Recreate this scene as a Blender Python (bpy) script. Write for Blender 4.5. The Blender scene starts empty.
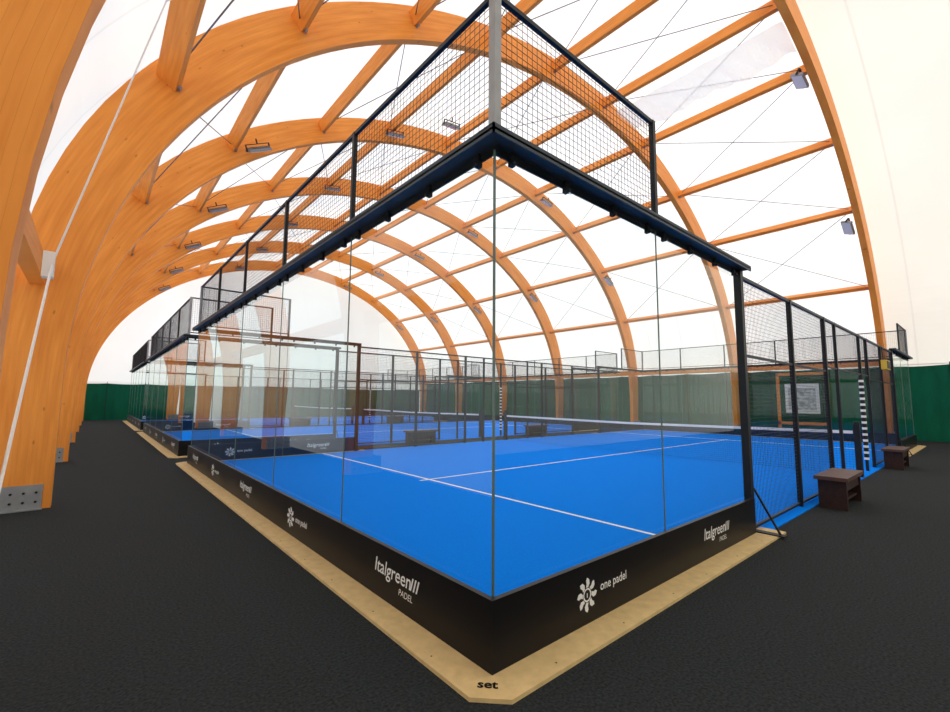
import bpy, math, random
from mathutils import Matrix, Vector
random.seed(4)
scene=bpy.context.scene
try:
    scene.view_settings.view_transform='Standard'
    scene.view_settings.look='None'
except Exception: pass

# ------------------------------------------------------------ materials
def newmat(name):
    m=bpy.data.materials.new(name); m.use_nodes=True
    nt=m.node_tree; b=nt.nodes.get('Principled BSDF')
    return m,nt,b
def simple(name,col,rough=.6,metal=0,noise=.0,scale=8,bump=0,spec=.5):
    m,nt,b=newmat(name)
    b.inputs['Roughness'].default_value=rough; b.inputs['Metallic'].default_value=metal
    b.inputs['Specular IOR Level'].default_value=spec
    tc=nt.nodes.new('ShaderNodeTexCoord'); n=nt.nodes.new('ShaderNodeTexNoise')
    n.inputs['Scale'].default_value=scale; n.inputs['Detail'].default_value=4
    nt.links.new(tc.outputs['Object'],n.inputs['Vector'])
    r=nt.nodes.new('ShaderNodeValToRGB')
    r.color_ramp.elements[0].position=.3; r.color_ramp.elements[1].position=.7
    r.color_ramp.elements[0].color=[c*(1-noise) for c in col]+[1]
    r.color_ramp.elements[1].color=[min(1,c*(1+noise)) for c in col]+[1]
    nt.links.new(n.outputs['Fac'],r.inputs['Fac']); nt.links.new(r.outputs['Color'],b.inputs['Base Color'])
    if bump:
        bp=nt.nodes.new('ShaderNodeBump'); bp.inputs['Strength'].default_value=bump
        bp.inputs['Distance'].default_value=.02
        nt.links.new(n.outputs['Fac'],bp.inputs['Height']); nt.links.new(bp.outputs['Normal'],b.inputs['Normal'])
    return m
M={}
M['steel']=simple('black_powder_coat',(.010,.012,.016),.45,0,.1,spec=.3)
M['beam']=simple('slate_painted_steel',(.026,.040,.056),.45,0,.1,spec=.35)
M['grey']=simple('galvanised_grey',(.32,.33,.34),.45,.3,.1)
M['wire']=simple('dark_wire',(.016,.017,.02),.5,0,.0,spec=.3)
M['white']=simple('white_paint',(.9,.9,.89),.6,0,.02)
M['board']=simple('black_board',(.005,.005,.007),.4,0,.15,3,spec=.25)
M['bench']=simple('bench_dark_wood',(.032,.013,.010),.5,0,.35,12,spec=.3)
M['seat']=simple('bench_seat_wood',(.10,.045,.034),.45,0,.25,10,spec=.4)
M['yellow']=simple('yellow_plastic',(.75,.5,.05),.5)
M['blue']=simple('blue_turf',(.0,.228,.96),.95,0,.08,60,.15,spec=.05)
M['rubber']=simple('dark_rubber_floor',(.024,.028,.030),.97,0,.5,60,.5,spec=.15)
M['lamp']=simple('lamp_diffuser',(.85,.88,.9),.3)
M['cable']=simple('steel_cable',(.13,.13,.14),.45,.2)
M['paper']=simple('poster_print',(.55,.58,.57),.5,0,.5,6)
M['ply']=simple('birch_plywood',(.74,.53,.25),.6,0,.09,14,spec=.3)
m,nt,b=newmat('green_windbreak'); M['green']=m
tc=nt.nodes.new('ShaderNodeTexCoord'); mp=nt.nodes.new('ShaderNodeMapping'); mp.inputs['Scale'].default_value=(1,1,.25)
n=nt.nodes.new('ShaderNodeTexNoise'); n.inputs['Scale'].default_value=3; n.inputs['Detail'].default_value=5
r=nt.nodes.new('ShaderNodeValToRGB'); r.color_ramp.elements[0].color=(.0,.065,.035,1); r.color_ramp.elements[1].color=(.002,.16,.088,1)
nt.links.new(tc.outputs['Object'],mp.inputs['Vector']); nt.links.new(mp.outputs[0],n.inputs['Vector']); nt.links.new(n.outputs['Fac'],r.inputs['Fac'])
nt.links.new(r.outputs['Color'],b.inputs['Base Color']); b.inputs['Roughness'].default_value=.8; b.inputs['Specular IOR Level'].default_value=.2
bp=nt.nodes.new('ShaderNodeBump'); bp.inputs['Strength'].default_value=.6; bp.inputs['Distance'].default_value=.1
nt.links.new(n.outputs['Fac'],bp.inputs['Height']); nt.links.new(bp.outputs['Normal'],b.inputs['Normal'])
# glulam wood
m,nt,b=newmat('glulam_spruce'); M['wood']=m
uv=nt.nodes.new('ShaderNodeUVMap')
mp=nt.nodes.new('ShaderNodeMapping'); mp.inputs['Scale'].default_value=(.5,6,1)
n=nt.nodes.new('ShaderNodeTexNoise'); n.inputs['Scale'].default_value=2.2; n.inputs['Detail'].default_value=5
r=nt.nodes.new('ShaderNodeValToRGB'); r.color_ramp.elements[0].position=.25;r.color_ramp.elements[1].position=.78
r.color_ramp.elements[0].color=(.78,.245,.030,1); r.color_ramp.elements[1].color=(1.0,.385,.066,1)
nt.links.new(uv.outputs[0],mp.inputs[0]); nt.links.new(mp.outputs[0],n.inputs['Vector']); nt.links.new(n.outputs['Fac'],r.inputs['Fac'])
sx=nt.nodes.new('ShaderNodeSeparateXYZ'); nt.links.new(uv.outputs[0],sx.inputs[0])
mm=nt.nodes.new('ShaderNodeMath'); mm.operation='MULTIPLY'; mm.inputs[1].default_value=22; nt.links.new(sx.outputs['Y'],mm.inputs[0])
fr=nt.nodes.new('ShaderNodeMath'); fr.operation='FRACT'; nt.links.new(mm.outputs[0],fr.inputs[0])
lt=nt.nodes.new('ShaderNodeMath'); lt.operation='LESS_THAN'; lt.inputs[1].default_value=.06; nt.links.new(fr.outputs[0],lt.inputs[0])
mx=nt.nodes.new('ShaderNodeMix'); mx.data_type='RGBA'; mx.inputs['B'].default_value=(.55,.16,.02,1)
mf=nt.nodes.new('ShaderNodeMath'); mf.operation='MULTIPLY'; mf.inputs[1].default_value=.3; nt.links.new(lt.outputs[0],mf.inputs[0])
nt.links.new(mf.outputs[0],mx.inputs['Factor']); nt.links.new(r.outputs['Color'],mx.inputs['A'])
vo=nt.nodes.new('ShaderNodeTexVoronoi'); vo.inputs['Scale'].default_value=1
mp2=nt.nodes.new('ShaderNodeMapping'); mp2.inputs['Scale'].default_value=(2.2,5,1)
nt.links.new(uv.outputs[0],mp2.inputs[0]); nt.links.new(mp2.outputs[0],vo.inputs['Vector'])
kr=nt.nodes.new('ShaderNodeValToRGB'); kr.color_ramp.elements[0].color=(1,1,1,1);kr.color_ramp.elements[1].color=(0,0,0,1)
kr.color_ramp.elements[0].position=.04; kr.color_ramp.elements[1].position=.08
nt.links.new(vo.outputs['Distance'],kr.inputs['Fac'])
mk=nt.nodes.new('ShaderNodeMath'); mk.operation='MULTIPLY'; mk.inputs[1].default_value=.6; nt.links.new(kr.outputs['Color'],mk.inputs[0])
mx2=nt.nodes.new('ShaderNodeMix'); mx2.data_type='RGBA'; mx2.inputs['B'].default_value=(.38,.10,.015,1)
nt.links.new(mk.outputs[0],mx2.inputs['Factor']); nt.links.new(mx.outputs['Result'],mx2.inputs['A'])
nt.links.new(mx2.outputs['Result'],b.inputs['Base Color']); b.inputs['Roughness'].default_value=.5; b.inputs['Specular IOR Level'].default_value=.3
# membrane (woven translucent fabric with welded seams)
def membrane(name,dc,tcn,f):
    m,nt,b=newmat(name); nt.nodes.remove(b); out=nt.nodes['Material Output']
    d=nt.nodes.new('ShaderNodeBsdfDiffuse'); t=nt.nodes.new('ShaderNodeBsdfTranslucent'); x=nt.nodes.new('ShaderNodeMixShader')
    tc=nt.nodes.new('ShaderNodeTexCoord'); n=nt.nodes.new('ShaderNodeTexNoise'); n.inputs['Scale'].default_value=.25; n.inputs['Detail'].default_value=3
    r=nt.nodes.new('ShaderNodeValToRGB'); r.color_ramp.elements[0].position=.3;r.color_ramp.elements[1].position=.7
    r.color_ramp.elements[0].color=[c*.90 for c in tcn]+[1]; r.color_ramp.elements[1].color=list(tcn)+[1]
    nt.links.new(tc.outputs['Object'],n.inputs['Vector']); nt.links.new(n.outputs['Fac'],r.inputs['Fac'])
    sx=nt.nodes.new('ShaderNodeSeparateXYZ'); nt.links.new(tc.outputs['Object'],sx.inputs[0])
    a=nt.nodes.new('ShaderNodeMath'); a.operation='MULTIPLY_ADD'; a.inputs[1].default_value=1/1.8667; a.inputs[2].default_value=.01; nt.links.new(sx.outputs['Y'],a.inputs[0])
    fr=nt.nodes.new('ShaderNodeMath'); fr.operation='FRACT'; nt.links.new(a.outputs[0],fr.inputs[0])
    lt=nt.nodes.new('ShaderNodeMath'); lt.operation='LESS_THAN'; lt.inputs[1].default_value=.03; nt.links.new(fr.outputs[0],lt.inputs[0])
    mf=nt.nodes.new('ShaderNodeMath'); mf.operation='MULTIPLY'; mf.inputs[1].default_value=.15; nt.links.new(lt.outputs[0],mf.inputs[0])
    mx=nt.nodes.new('ShaderNodeMix'); mx.data_type='RGBA'; mx.inputs['B'].default_value=(0.1,.09,.08,1)
    nt.links.new(mf.outputs[0],mx.inputs['Factor']); nt.links.new(r.outputs[0],mx.inputs['A']); nt.links.new(mx.outputs['Result'],t.inputs['Color'])
    d.inputs['Color'].default_value=list(dc)+[1]; x.inputs[0].default_value=f
    nt.links.new(d.outputs[0],x.inputs[1]); nt.links.new(t.outputs[0],x.inputs[2]); nt.links.new(x.outputs[0],out.inputs[0]); return m
M['membrane']=membrane('white_membrane',(.82,.83,.83),(.95,.95,.92),.5)
M['membrane2']=membrane('cream_membrane',(.78,.75,.69),(.76,.72,.64),.5)
# glass
m,nt,b=newmat('tempered_glass'); nt.nodes.remove(b); M['glass']=m; out=nt.nodes['Material Output']
tr=nt.nodes.new('ShaderNodeBsdfTransparent'); tr.inputs['Color'].default_value=(.92,.965,.955,1)
gl=nt.nodes.new('ShaderNodeBsdfGlossy'); gl.inputs['Roughness'].default_value=.0; gl.inputs['Color'].default_value=(.95,1,.98,1)
lw=nt.nodes.new('ShaderNodeLayerWeight'); lw.inputs['Blend'].default_value=.5
pw=nt.nodes.new('ShaderNodeMath'); pw.operation='POWER'; pw.inputs[1].default_value=4.6
ml=nt.nodes.new('ShaderNodeMath'); ml.operation='MULTIPLY_ADD'; ml.inputs[1].default_value=.88; ml.inputs[2].default_value=.055
nt.links.new(lw.outputs['Facing'],pw.inputs[0]); nt.links.new(pw.outputs[0],ml.inputs[0])
x=nt.nodes.new('ShaderNodeMixShader'); nt.links.new(ml.outputs[0],x.inputs[0]); nt.links.new(tr.outputs[0],x.inputs[1]); nt.links.new(gl.outputs[0],x.inputs[2]); nt.links.new(x.outputs[0],out.inputs[0])
M['edge']=simple('glass_edge',(.10,.16,.15),.3)
m,nt,b=newmat('thin_plastic_sheet'); M['sheet']=m
nt.nodes.remove(b); out=nt.nodes['Material Output']
d=nt.nodes.new('ShaderNodeBsdfDiffuse'); d.inputs[0].default_value=(.95,.94,.92,1)
t=nt.nodes.new('ShaderNodeBsdfTranslucent'); t.inputs[0].default_value=(.95,.94,.92,1)
tp=nt.nodes.new('ShaderNodeBsdfTransparent')
x1=nt.nodes.new('ShaderNodeMixShader'); x2=nt.nodes.new('ShaderNodeMixShader'); x2.inputs[0].default_value=.35
nt.links.new(d.outputs[0],x1.inputs[1]); nt.links.new(t.outputs[0],x1.inputs[2]); nt.links.new(x1.outputs[0],x2.inputs[1]); nt.links.new(tp.outputs[0],x2.inputs[2]); nt.links.new(x2.outputs[0],out.inputs[0])

MATS=list(M.keys())
# ------------------------------------------------------------ mesh builder
class MB:
    def __init__(s): s.v=[];s.f=[];s.m=[];s.uv=[]
    def face(s,pts,mat,uv=None):
        i=len(s.v); s.v+= [tuple(p) for p in pts]; s.f.append(tuple(range(i,i+len(pts)))); s.m.append(MATS.index(mat))
        s.uv.append(uv or [(0,0)]*len(pts))
    def box(s,x0,x1,y0,y1,z0,z1,mat):
        i=len(s.v)
        s.v+=[(x0,y0,z0),(x1,y0,z0),(x1,y1,z0),(x0,y1,z0),(x0,y0,z1),(x1,y0,z1),(x1,y1,z1),(x0,y1,z1)]
        for q in ((0,3,2,1),(4,5,6,7),(0,1,5,4),(1,2,6,5),(2,3,7,6),(3,0,4,7)):
            s.f.append(tuple(i+k for k in q)); s.m.append(MATS.index(mat))
            us=[]
            for k in q:
                vx=s.v[i+k]; us.append((vx[0]+vx[1],vx[2]))
            s.uv.append(us)
    def rod(s,p,q,r,mat,n=4,r2=None,w=None):
        p=Vector(p);q=Vector(q);d=(q-p); L=d.length; d.normalize()
        a=Vector((0,0,1)) if abs(d.z)<.9 else Vector((1,0,0))
        u=d.cross(a).normalized(); v=d.cross(u); r2=r if r2 is None else r2
        i=len(s.v); off=math.pi/4 if n==4 else 0
        for c,rr in ((p,r),(q,r2)):
            for k in range(n):
                t=2*math.pi*k/n+off; s.v.append(tuple(c+u*math.cos(t)*rr+v*math.sin(t)*rr*(w or 1)))
        for k in range(n):
            j=(k+1)%n
            s.f.append((i+k,i+j,i+n+j,i+n+k)); s.m.append(MATS.index(mat)); s.uv.append([(0,k*.1),(0,k*.1+.1),(L,k*.1+.1),(L,k*.1)])
        s.f.append(tuple(i+k for k in range(n))[::-1]); s.m.append(MATS.index(mat)); s.uv.append([(0,0)]*n)
        s.f.append(tuple(i+n+k for k in range(n))); s.m.append(MATS.index(mat)); s.uv.append([(0,0)]*n)
    def grid(s,ax,c,a0,a1,z0,z1,st=.05,r=.0022,mat='wire'):
        n=round((a1-a0)/st)
        P=(lambda a,z:(c,a,z)) if ax=='x' else (lambda a,z:(a,c,z))
        for k in range(n+1):
            a=a0+(a1-a0)*k/n; s.rod(P(a,z0),P(a,z1),r,mat,3)
        n=round((z1-z0)/st)
        for k in range(n+1):
            z=z0+(z1-z0)*k/n; s.rod(P(a0,z),P(a1,z),r,mat,3)
    def mesh(s,name):
        me=bpy.data.meshes.new(name); me.from_pydata(s.v,[],s.f)
        used=sorted(set(s.m)); mp={k:i for i,k in enumerate(used)}
        for k in used: me.materials.append(M[MATS[k]])
        me.polygons.foreach_set('material_index',[mp[k] for k in s.m])
        ul=me.uv_layers.new(name='UVMap'); flat=[c for f in s.uv for p in f for c in p]
        ul.data.foreach_set('uv',flat); me.update(); return me
def link(o,parent=None):
    scene.collection.objects.link(o)
    if parent: o.parent=parent
    return o
def obj(name,mb,parent=None,loc=(0,0,0)):
    o=bpy.data.objects.new(name,mb.mesh(name) if isinstance(mb,MB) else mb); o.location=loc; return link(o,parent)

# ------------------------------------------------------------ arch geometry
XC,A,ZS,HB=10.22,12.32,1.7,9.9
path=[]
for z in (0,.5,1.0,1.4): path.append((XC-A,z))
N=72
for k in range(N+1):
    t=math.pi*k/N; path.append((XC-A*math.cos(t),ZS+HB*math.sin(t)))
for z in (1.4,1.0,.5,0): path.append((XC+A,z))
def nrm(i):
    a=path[max(0,i-1)];b_=path[min(len(path)-1,i+1)]
    dx,dz=b_[0]-a[0],b_[1]-a[1];L=math.hypot(dx,dz); return (-dz/L,dx/L)
def depth(z): 
    t=max(0,min(1,z/6.0)); t2=max(0,min(1,(z-7)/3.5)); return .55+.33*t*t*(3-2*t)-.12*t2*t2*(3-2*t2)
def off(i,o):
    n=nrm(i);p=path[i]; return (p[0]+n[0]*o,p[1]+n[1]*o)
arc=[0]
for i in range(1,len(path)): arc.append(arc[-1]+math.dist(path[i],path[i-1]))
S0,SP,NA=.95,5.6,7
TW=.2
def build_arch():
    mb=MB()
    for i in range(len(path)-1):
        a0=path[i];a1=path[i+1];d0=depth(a0[1]);d1=depth(a1[1]);b0=off(i,d0);b1=off(i+1,d1);u0,u1=arc[i],arc[i+1]
        h=TW/2
        mb.face([(a0[0],-h,a0[1]),(a1[0],-h,a1[1]),(b1[0],-h,b1[1]),(b0[0],-h,b0[1])],'wood',[(u0,0),(u1,0),(u1,d1),(u0,d0)])
        mb.face([(a0[0],h,a0[1]),(b0[0],h,b0[1]),(b1[0],h,b1[1]),(a1[0],h,a1[1])],'wood',[(u0,3),(u0,3+d0),(u1,3+d1),(u1,3)])
        mb.face([(a0[0],-h,a0[1]),(a0[0],h,a0[1]),(a1[0],h,a1[1]),(a1[0],-h,a1[1])],'wood',[(u0,5),(u0,5.04),(u1,5.04),(u1,5)])
        mb.face([(b0[0],-h,b0[1]),(b1[0],-h,b1[1]),(b1[0],h,b1[1]),(b0[0],h,b0[1])],'wood',[(u0,6),(u1,6),(u1,6.04),(u0,6.04)])
    for sg,xi in ((-1,XC-A),(1,XC+A)):
        xa,xb=sorted((xi+sg*.09,xi+sg*.74))
        for y in (-h-.014,h+.002):
            mb.box(xa,xb,y,y+.012,0,.32,'grey')
        mb.box(xa-.01,xb+.01,-h-.08,h+.08,0,.015,'grey')
        for bx in (.1,.22,.34,.46):
            for bz in (.1,.22):
                x=xi+sg*(bx+.05); mb.rod((x,-h-.03,bz),(x,h+.03,bz),.016,'steel',6)
    return mb.mesh('glulam_arch')
am=build_arch()
for k in range(NA): obj('glulam_arch',am,loc=(0,S0+SP*k,0))
YE=S0+SP*(NA-1)+1.2
YN=-7.0
def idx_at(x):
    best=None
    for i in range(4,len(path)-4):
        q=off(i,depth(path[i][1])-.3)
        d=abs(q[0]-x)
        if best is None or d<best[0]: best=(d,i)
    return best[1]
PX=[-1.2,.85,3.2,5.9,8.7,11.5,14.3,17.1,19.8,21.8]
pidx=[idx_at(x) for x in PX]
ppos=[]
for i in pidx:
    n=nrm(i);q=off(i,depth(path[i][1])-.3);ppos.append((q,n))
    mb=MB(); t=(-n[1],n[0]); w=.07;hh=.16
    c=[(q[0]+t[0]*a*w+n[0]*b_*hh,q[1]+t[1]*a*w+n[1]*b_*hh) for a,b_ in ((-1,-1),(1,-1),(1,1),(-1,1))]
    for k in range(NA-1):
        y0=S0+SP*k+TW/2;y1=S0+SP*(k+1)-TW/2
        for e in range(4):
            p,r_=c[e],c[(e+1)%4]; wv=.14 if e%2==0 else .34
            mb.face([(p[0],y0,p[1]),(r_[0],y0,r_[1]),(r_[0],y1,r_[1]),(p[0],y1,p[1])],'wood',[(y0,e),(y0,e+wv),(y1,e+wv),(y1,e)])
        for y in (y0,y1-.06):
            mb.rod((q[0]-n[0]*.2,y+.03,q[1]-n[1]*.2),(q[0]+n[0]*.02,y+.03,q[1]+n[1]*.02),.11,'grey',4,w=.3)
    obj('roof_purlin',mb)
for sg,xb in ((-1,XC-A-.35),(1,XC+A+.35)):
    mb=MB()
    for k in range(NA-1):
        mb.box(xb-.08,xb+.08,S0+SP*k+.1,S0+SP*(k+1)-.1,3.0,3.3,'wood')
    obj('roof_purlin',mb)
# membrane + gable ends
mb=MB()
outer=[off(i,depth(path[i][1])+.32) for i in range(len(path))]
ys=[YN]+[S0+SP*k for k in range(NA)]+[YE]
for a,b_ in zip(ys[:-1],ys[1:]):
    for i in range(len(outer)-1):
        p,q=outer[i],outer[i+1]; mb.face([(p[0],a,p[1]),(q[0],a,q[1]),(q[0],b_,q[1]),(p[0],b_,p[1])],'membrane2' if a==YN else 'membrane')
obj('ceiling',mb)
for nm,y,mt in (('wall_front',YN,'membrane2'),('wall_back',YE,'membrane')):
    mb=MB(); mb.face([(p[0],y,p[1]) for p in outer],mt); obj(nm,mb)
def tarp(name,pts,zt):
    mb=MB(); (xa,ya),(xb,yb)=pts; L=math.hypot(xb-xa,yb-ya); n=int(L/.25); nx,ny=-(yb-ya)/L,(xb-xa)/L
    P=[]
    for k in range(n+1):
        t=k/n; o=.015*math.sin(k*1.3)+.008*math.sin(k*.37); P.append((xa+(xb-xa)*t+nx*o,ya+(yb-ya)*t+ny*o,.04*abs(math.sin(k*math.pi/8))))
    for a,b_ in zip(P[:-1],P[1:]):
        mb.face([(a[0],a[1],0.0),(b_[0],b_[1],0.0),(b_[0],b_[1],zt-b_[2]),(a[0],a[1],zt-a[2])],'green')
    for k in range(0,n+1,8):
        a=P[k]; mb.rod((a[0]+nx*.03,a[1]+ny*.03,0),(a[0]+nx*.03,a[1]+ny*.03,zt+.1),.015,'steel',6)
    mb.rod((xa,ya,zt+.05),(xb,yb,zt+.05),.02,'white',6)
    obj(name,mb)
tarp('wall_right',((XC+A+.80,YN+.1),(XC+A+.80,YE-.2)),3.0)
tarp('wall_far',((XC+A+.5,YE-.15),(XC-A-.5,YE-.15)),2.35)
mb=MB(); mb.box(XC-A-1.4,XC+A+1.4,YN-.3,YE+.3,-.2,0,'rubber'); obj('floor',mb)

mb=MB()
def pp(j,y,o=.0): 
    q,n=ppos[j]; return (q[0]-n[0]*o,y,q[1]-n[1]*o)
for k in range(NA-1):
    y0,y1=S0+SP*k+.15,S0+SP*(k+1)-.15
    for j in range(len(ppos)-1):
        if k in (1,3) and j%2: continue
        mb.rod(pp(j,y0),pp(j+1,y1),.012,'cable',5); mb.rod(pp(j,y1),pp(j+1,y0),.012,'cable',5)
obj('bracing_cable_set',mb)
mb=MB()
pts=[(-2.04,.62,.0),(-2.05,.72,.95),(-2.05,2.3,2.42),(-1.5,3.05,5.3),(.55,4.6,8.6)]
for a,b_ in zip(pts[:-1],pts[1:]): mb.rod(a,b_,.007,'lamp',6)
B=pts[2]; mb.box(B[0]-.05,B[0]+.01,B[1]-.04,B[1]+.04,B[2]-.12,B[2]+.06,'white')
obj('tension_cable',mb)
def flood():
    mb=MB()
    mb.box(-.32,.32,-.17,.17,-.035,.035,'grey'); mb.box(-.29,.29,-.145,.145,-.045,-.035,'lamp')
    for k in range(9): mb.box(-.28+.07*k,-.27+.07*k,-.15,.15,.035,.085,'grey')
    for sx_ in (-.34,.34): mb.box(sx_-.01,sx_+.01,-.03,.03,-.02,.16,'steel')
    mb.box(-.35,.35,-.03,.03,.15,.17,'steel'); mb.rod((0,0,.16),(0,0,.3),.02,'steel',6)
    return mb.mesh('floodlight')
fm=flood()
def place_flood(X,y,o_=.22,tilt=25):
    best=min(range(4,len(path)-4),key=lambda i:abs(path[i][0]-X)); p=path[best];n=nrm(best)
    o=obj('floodlight',fm,loc=(p[0]-n[0]*o_,y,p[1]-n[1]*o_))
    o.rotation_euler=(math.radians(tilt),math.atan2(n[0],n[1])*.7,0)
for k in range(NA):
    for j,X in enumerate((1.5,5.9,14.3,19.8)):
        if k<2: continue
        place_flood(X,S0+SP*k-.4,-.1)
for X in (14.0,19.6): place_flood(X,S0+.35,-.12)
place_flood(7.5,10.4,-.1)
# plastic sheet under the ridge
mb=MB(); nx_,ny_=8,60
def sp(i,j):
    u=i/nx_;v=j/ny_; y=1.15+v*5.1
    return (11.75+u*1.35,y,11.80-.12*u-.15*math.sin(v*math.pi*2)**2*u+.035*math.sin(j*.8+i*.7)*(.3+u)+.02*math.sin(j*.33))
for i in range(nx_):
    for j in range(ny_): mb.face([sp(i,j),sp(i+1,j),sp(i+1,j+1),sp(i,j+1)],'sheet')
obj('plastic_sheet',mb)

# ------------------------------------------------------------ court parts
L_,W_=20,10; HG=3.02; BH=.40; MT=4.08
def court_meshes():
    out={}
    mb=MB(); mb.box(.0,L_,-.02,W_+.02,0,.012,'blue'); mb.box(4.1,15.9,-.12,-.02,0,.011,'blue'); mb.box(4.1,15.9,W_+.02,W_+.12,0,.011,'blue'); out['playing_surface']=mb
    mb=MB()
    for X in (3.05,16.95): mb.box(X-.025,X+.025,.02,W_-.02,.012,.016,'white')
    mb.box(2.85,17.15,4.975,5.025,.0125,.0165,'white'); out['court_lines']=mb
    mb=MB()
    g=.006
    for X in (0,L_):
        for k in range(5):
            mb.face([(X,2*k+g,.03),(X,2*k+2-g,.03),(X,2*k+2-g,HG),(X,2*k+g,HG)],'glass')
            if k: mb.box(X-.005,X+.005,2*k-.004,2*k+.004,.03,HG,'edge')
        for Y in (0,W_): mb.box(X-.006,X+.006,Y-.006,Y+.006,.03,HG,'edge')
    for Y in (0,W_):
        for a in (0,2,16,18):
            mb.face([(a+g,Y,.03),(a+2-g,Y,.03),(a+2-g,Y,HG),(a+g,Y,HG)],'glass')
        for X in (2,18): mb.box(X-.004,X+.004,Y-.005,Y+.005,.03,HG,'edge')
    out['glass_wall']=mb
    mb=MB()
    for X,s in ((0,-1),(L_,1)):
        x0,x1=sorted((X+s*.02,X+s*.055)); mb.box(x0,x1,-.055,W_+.055,.02,BH,'board')
    for Y,s in ((0,-1),(W_,1)):
        y0,y1=sorted((Y+s*.02,Y+s*.055))
        for a,b_ in ((-.02,4.0),(16.0,L_+.02)): mb.box(a,b_,y0,y1,.02,BH,'board')
    out['kick_board']=mb
    mb=MB(); w=.26; c=.15; z=.022
    def poly(p): 
        n=len(p); mb.face([(x,y,z) for x,y in p],'ply')
        for k in range(n):
            a=p[k];b_=p[(k+1)%n]; mb.face([(a[0],a[1],0),(b_[0],b_[1],0),(b_[0],b_[1],z),(a[0],a[1],z)],'ply')
    poly([(-w,-w+c),(-w+c,-w),(0,-w),(0,W_+w),(-w+c,W_+w),(-w,W_+w-c)])
    poly([(L_+w,-w+c),(L_+w,W_+w-c),(L_+w-c,W_+w),(L_,W_+w),(L_,-w),(L_+w-c,-w)])
    for Y,s in ((0,-1),(W_,1)):
        for a,b_ in ((0,4.3),(15.7,L_)):
            y0,y1=sorted((Y+s*.0,Y+s*w)); mb.box(a,b_,y0,y1,0,z,'ply')
    for k in range(5):
        for d in (.3,1.0,1.7):
            mb.rod((-w+.06,2*k+d,z),(-w+.06,2*k+d,z+.001),.006,'steel',6)
    for d in (.3,1.0,1.7,2.3,3.0,3.7): mb.rod((d,-w+.06,z),(d,-w+.06,z+.001),.006,'steel',6)
    out['plywood_edging']=mb
    mb=MB(); bw=.125; T=.07
    for X,s in ((0,-1),(L_,1)):
        x0,x1=sorted((X+s*bw,X-s*.02)); mb.box(x0,x1,-bw,W_+bw,HG+.03,HG+.045,'beam')
        a,b_=sorted((X+s*bw,X+s*(bw-.012))); mb.box(a,b_,-bw,W_+bw,HG+.01,HG+T,'beam')
        a,b_=sorted((X-s*.02,X-s*.008)); mb.box(a,b_,-.02,W_+.02,HG-.02,HG+T,'steel')
        mb.box(x0+.001,x1-.001,-bw+.001,W_+bw-.001,HG+T-.01,HG+T,'beam')
    for Y,s in ((0,-1),(W_,1)):
        for a0,a1 in ((-bw,4.06),(15.94,L_+bw)):
            y0,y1=sorted((Y+s*bw,Y-s*.02)); mb.box(a0,a1,y0,y1,HG+.031,HG+.046,'beam')
            a,b_=sorted((Y+s*bw,Y+s*(bw-.012))); mb.box(a0,a1,a,b_,HG+.01,HG+T+.001,'beam')
            mb.box(a0,a1,y0+.001,y1-.001,HG+T-.009,HG+T+.001,'beam')
            a,b_=sorted((Y-s*.02,Y-s*.008)); mb.box(a0+.13 if a0<0 else a0,a1 if a1<L_ else a1-.13,a,b_,HG-.02,HG+T,'steel')
    def clamp(x,y,ax,s):
        if ax=='x':
            mb.box(x-.016,x+.016,y-.018,y+.018,HG-.055,HG+.03,'steel'); mb.rod((x+s*.012,y,HG-.045),(x+s*.04,y,HG-.045),.014,'steel',8)
        else:
            mb.box(x-.018,x+.018,y-.016,y+.016,HG-.055,HG+.03,'steel'); mb.rod((x,y+s*.012,HG-.045),(x,y+s*.04,HG-.045),.014,'steel',8)
    for X,s in ((0,-1),(L_,1)):
        for k in range(5):
            for d in (.15,.7,1.3,1.85): clamp(X,2*k+d,'x',s)
    for Y,s in ((0,-1),(W_,1)):
        for a in (0,2,16,18):
            for d in (.15,.7,1.3,1.85): clamp(a+d,Y,'y',s)
    for X in (0,L_):
        for k in range(6):
            r=.028 if k in (0,5) else .02
            mb.box(X-r,X+r,2*k-r,2*k+r,HG+.04,MT,'grey' if k in (0,5) else 'steel')
        mb.box(X-.016,X+.016,0,W_,MT-.032,MT,'steel'); mb.box(X-.013,X+.013,0,W_,HG+.12,HG+.146,'steel')
    for Y in (0,W_):
        for a0,a1 in ((0,2),(18,20)):
            mb.box(a0,a1,Y-.016,Y+.016,MT-.032,MT,'steel'); mb.box(a0,a1,Y-.013,Y+.013,HG+.12,HG+.146,'steel')
        for X in (2,18): mb.box(X-.022,X+.022,Y-.022,Y+.022,HG+.04,MT,'steel')
        s=-1 if Y==0 else 1
        for X in (4,16): mb.box(X-.04,X+.04,Y-.04,Y+.04,0,HG+.04,'steel')
        for X in (6,8,12,14): mb.box(X-.03,X+.03,Y-.03,Y+.03,0,3.0,'steel')
        for X in (8.85,11.15): mb.box(X-.025,X+.025,Y-.025,Y+.025,0,3.0,'steel')
        mb.box(4,16,Y-.022,Y+.022,2.96,3.0,'steel')
        for a0,a1 in ((4,8),(12,16)):
            mb.box(a0,a1,Y-.015,Y+.015,.04,.07,'steel'); mb.box(a0,a1,Y-.015,Y+.015,2.02,2.05,'steel')
        mb.box(8,12,Y-.015,Y+.015,2.1,2.13,'steel')
        for X in (4.06,15.94):
            q=Y+s*.28; mb.rod((X,Y+s*.03,.5),(X,q,.02),.014,'steel',4); mb.box(X-.05,X+.05,min(Y,q+s*.04),max(Y,q+s*.04),0.022,.034,'steel')
    out['steel_frame']=mb
    mb=MB()
    for X in (0,L_): mb.grid('x',X,0,W_,HG+.13,MT-.02)
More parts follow.
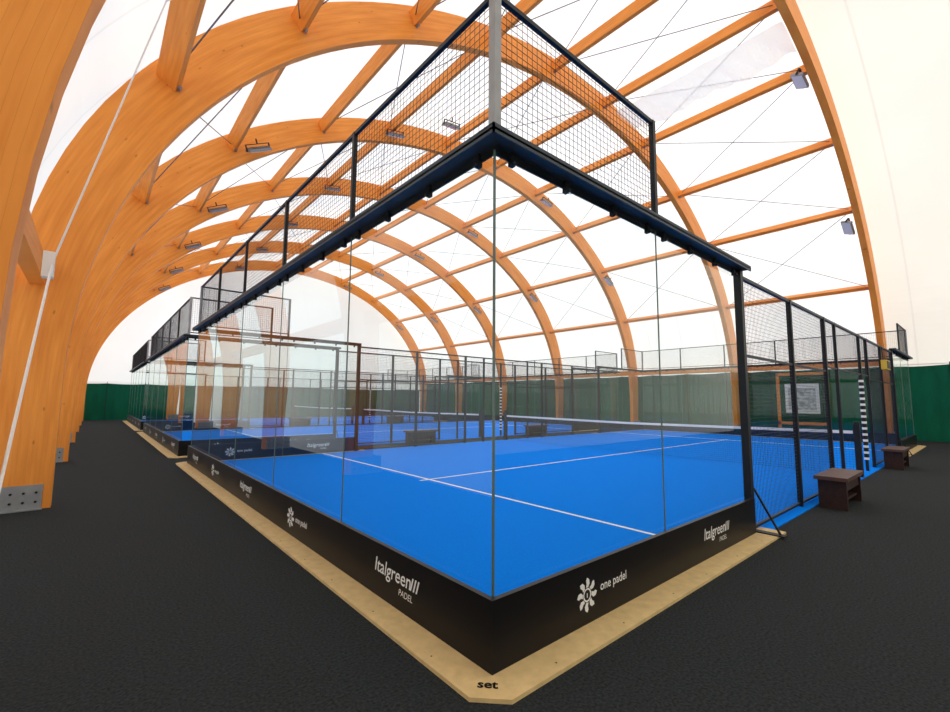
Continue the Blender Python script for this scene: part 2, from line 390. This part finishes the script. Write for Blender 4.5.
    for Y in (0,W_):
        for a0,a1 in ((0,2),(18,20)): mb.grid('y',Y,a0,a1,HG+.13,MT-.02)
        for a0,a1 in ((4,8),(12,16)): mb.grid('y',Y,a0,a1,.05,2.98)
        mb.grid('y',Y,8,12,2.12,2.98)
    out['wire_mesh']=mb
    mb=MB()
    def nz(y): return .92-.04*(1-abs(y-5)/5)
    n=200
    for k in range(n+1):
        y=W_*k/n; mb.rod((10,y,.03),(10,y,nz(y)-.03),.0018,'wire',3)
    for z in [i*.05 for i in range(1,18)]:
        mb.rod((10,0,z*.98),(10,5,z*.95),.0018,'wire',3); mb.rod((10,5,z*.95),(10,10,z*.98),.0018,'wire',3)
    for a,b_ in ((0.02,5),(5,9.98)):
        za,zb=nz(a),nz(b_)
        mb.face([(9.99,a,za-.06),(9.99,b_,zb-.06),(9.99,b_,zb),(9.99,a,za)],'white'); mb.face([(10.01,a,za-.06),(10.01,b_,zb-.06),(10.01,b_,zb),(10.01,a,za)],'white')
        mb.face([(9.99,a,za),(9.99,b_,zb),(10.01,b_,zb),(10.01,a,za)],'white')
    for y in (-.05,10.05):
        mb.box(9.94,10.06,y-.05,y+.05,0,1.05,'steel'); mb.rod((10,y,1.05),(10,y,1.1),.05,'steel',10)
    for k in range(14):
        z=.25+k*.13; mb.rod((11.15,0,z),(11.15,0,z+.05),.045,'white' ,10); mb.rod((11.15,0,z+.05),(11.15,0,z+.13),.043,'steel',10)
    out['net']=mb
    return out
parts={k:v.mesh(k) for k,v in court_meshes().items()}

def text_mesh(body,size,shear=0,extr=.0,bold=.0):
    c=bpy.data.curves.new('lettering','FONT'); c.body=body; c.size=size; c.shear=shear; c.align_x='LEFT'; c.offset=bold; c.resolution_u=3
    o=bpy.data.objects.new('tmp',c); scene.collection.objects.link(o)
    dg=bpy.context.evaluated_depsgraph_get(); me=bpy.data.meshes.new_from_object(o.evaluated_get(dg)); bpy.data.objects.remove(o); return me
def flower(R):
    mb=MB(); 
    for k in range(8):
        a=2*math.pi*k/8
        pts=[(.42,-.10),(.62,-.26),(.86,-.22),(1.0,.0),(.84,.10),(.62,.05),(.45,.12)]
        mb.face([((x*math.cos(a)-y*math.sin(a))*R,(x*math.sin(a)+y*math.cos(a))*R,0) for x,y in pts],'white')
    n=24
    for k in range(n):
        a,b_=2*math.pi*k/n,2*math.pi*(k+1)/n
        mb.face([(.30*R*math.cos(a),.30*R*math.sin(a),0),(.40*R*math.cos(a),.40*R*math.sin(a),0),(.40*R*math.cos(b_),.40*R*math.sin(b_),0),(.30*R*math.cos(b_),.30*R*math.sin(b_),0)],'white')
    mb.face([(-.04*R,-.15*R,0),(.04*R,-.15*R,0),(.04*R,.1*R,0),(-.04*R,.1*R,0)],'white')
    return mb.mesh('emblem')
T_one=text_mesh('one padel',.085,0,0,.0008); T_ital=text_mesh('Italgreen',.145,.18,0,.001); T_pad=text_mesh('PADEL',.062,.18); FL=flower(.11)
T_set=text_mesh('set',.11,0,0,.003)
mb=MB()
for k in range(3):
    x0=.0+.035*k; mb.face([(x0,0,0),(x0+.016,0,0),(x0+.046,.085,0),(x0+.030,.085,0)],'white')
T_str=mb.mesh('slashes')
for t in (T_one,T_ital,T_pad): t.materials.clear(); t.materials.append(M['white'])
T_set.materials.clear(); T_set.materials.append(M['board'])
def put(me,parent,name,origin,side):
    if side=='S': R=Matrix(((1,0,0),(0,0,-1),(0,1,0)))
    else: R=Matrix(((0,0,-1),(-1,0,0),(0,1,0)))
    o=bpy.data.objects.new(name,me); link(o,parent)
    o.matrix_local=Matrix.Translation(origin)@R.to_4x4()
    return o
itw=max(v.co.x for v in T_ital.vertices)
def logo_one(c,side,pos,yy):
    if side=='S':
        put(FL,c,'emblem',(pos-.25,yy,.205),'S'); put(T_one,c,'lettering',(pos-.10,yy,.195),'S')
    else:
        put(FL,c,'emblem',(yy,pos+.25,.205),'B'); put(T_one,c,'lettering',(yy,pos+.10,.185),'B')
def logo_it(c,side,pos,yy):
    for me,nm,dx,dz in ((T_ital,'lettering',-.33,.20),(T_pad,'lettering',.02,.125),(T_str,'slashes',-.33+itw-.01,.20)):
        if side=='S': put(me,c,nm,(pos+dx,yy,dz),'S')
        else: put(me,c,nm,(yy,pos-dx,dz),'B')
for ci,y0 in enumerate((0,11.5,23.0)):
    c=bpy.data.objects.new('padel_court',None); c.location=(0,y0,0); link(c)
    for k,me in parts.items():
        o=bpy.data.objects.new(k,me); link(o,c)
    logo_one(c,'S',1.05,-.0575); logo_it(c,'S',2.95,-.0575)
    logo_one(c,'S',1.05,W_+.018); logo_it(c,'S',2.95,W_+.018)
    for y_ in (.93,5.0,9.0): logo_it(c,'B',y_,-.0575)
    for y_ in (2.9,7.0): logo_one(c,'B',y_,-.0575)
    o=bpy.data.objects.new('lettering',T_set); link(o,c); o.rotation_euler=(0,0,math.radians(-45)); o.location=(-.182,-.078,.0235)
    o.scale=(.8,.8,1)

def bench():
    mb=MB(); w,d,h=1.15,.38,.45
    mb.box(-w/2,w/2,-d/2,d/2,h-.05,h,'seat')
    for s in (-1,1): mb.box(s*(w/2-.10)-.03,s*(w/2-.10)+.03,-d/2+.03,d/2-.03,0,h-.05,'bench')
    mb.box(-w/2+.13,w/2-.13,d/2-.08,d/2-.04,.0,h-.05,'bench')
    mb.box(-w/2+.13,w/2-.13,-d/2+.05,-d/2+.08,h-.2,h-.05,'bench')
    mb.box(-w/2+.13,w/2-.13,-d/2+.08,d/2-.08,.10,.13,'bench')
    return mb.mesh('bench')
bm_=bench()
for y0 in (0,11.5,23.0):
    for X in (6.7,12.5):
        obj('bench',bm_,loc=(X,y0-.33 if y0==0 else y0-.75,0))

mb=MB(); yb=3.6
for y in (yb-.9,yb+.9): mb.box(21.9,22.0,y-.06,y+.06,0,2.8,'wood')
mb.box(21.9,22.0,yb-.96,yb+.96,2.68,2.8,'wood'); mb.box(21.9,22.0,yb-.96,yb+.96,.5,.62,'wood')
mb.box(21.88,21.9,yb-.62,yb+.62,1.0,2.3,'white'); mb.box(21.86,21.88,yb-.5,yb+.5,1.15,2.1,'paper')
obj('notice_board',mb)
mb=MB(); mb.box(13.7,14.3,-.16,-.045,2.35,2.6,'yellow'); mb.box(13.75,14.25,-.17,-.16,2.38,2.57,'steel'); mb.rod((14,-.06,2.6),(14,-.045,2.97),.012,'steel',5)
obj('warning_light_box',mb)

# ------------------------------------------------------------ lights
w=bpy.data.worlds.new('sky'); scene.world=w; w.use_nodes=True
bg=w.node_tree.nodes['Background']; bg.inputs[0].default_value=(.98,.99,1,1); bg.inputs[1].default_value=1.68
sl=bpy.data.lights.new('sun','SUN'); sl.energy=2.8; sl.angle=.2; sl.color=(1,.97,.92)
so=bpy.data.objects.new('sun',sl); link(so); so.rotation_euler=(math.radians(20),math.radians(18),0)

# ------------------------------------------------------------ camera
yaw,pitch,roll,F=.862,.098,.008,443.9
f=Vector((math.cos(yaw)*math.cos(pitch),math.sin(yaw)*math.cos(pitch),math.sin(pitch)))
r=f.cross(Vector((0,0,1))).normalized(); u=r.cross(f)
r2=r*math.cos(roll)+u*math.sin(roll); u2=-r*math.sin(roll)+u*math.cos(roll)
cd=bpy.data.cameras.new('camera'); cam=bpy.data.objects.new('camera',cd); link(cam)
cd.sensor_fit='HORIZONTAL'; cd.sensor_width=36; cd.lens=F/950*36; cd.clip_start=.05; cd.clip_end=500
Mx=Matrix((r2,u2,-f)).transposed().to_4x4(); Mx.translation=Vector((-1.777,-1.902,1.486)); cam.matrix_world=Mx
scene.camera=cam
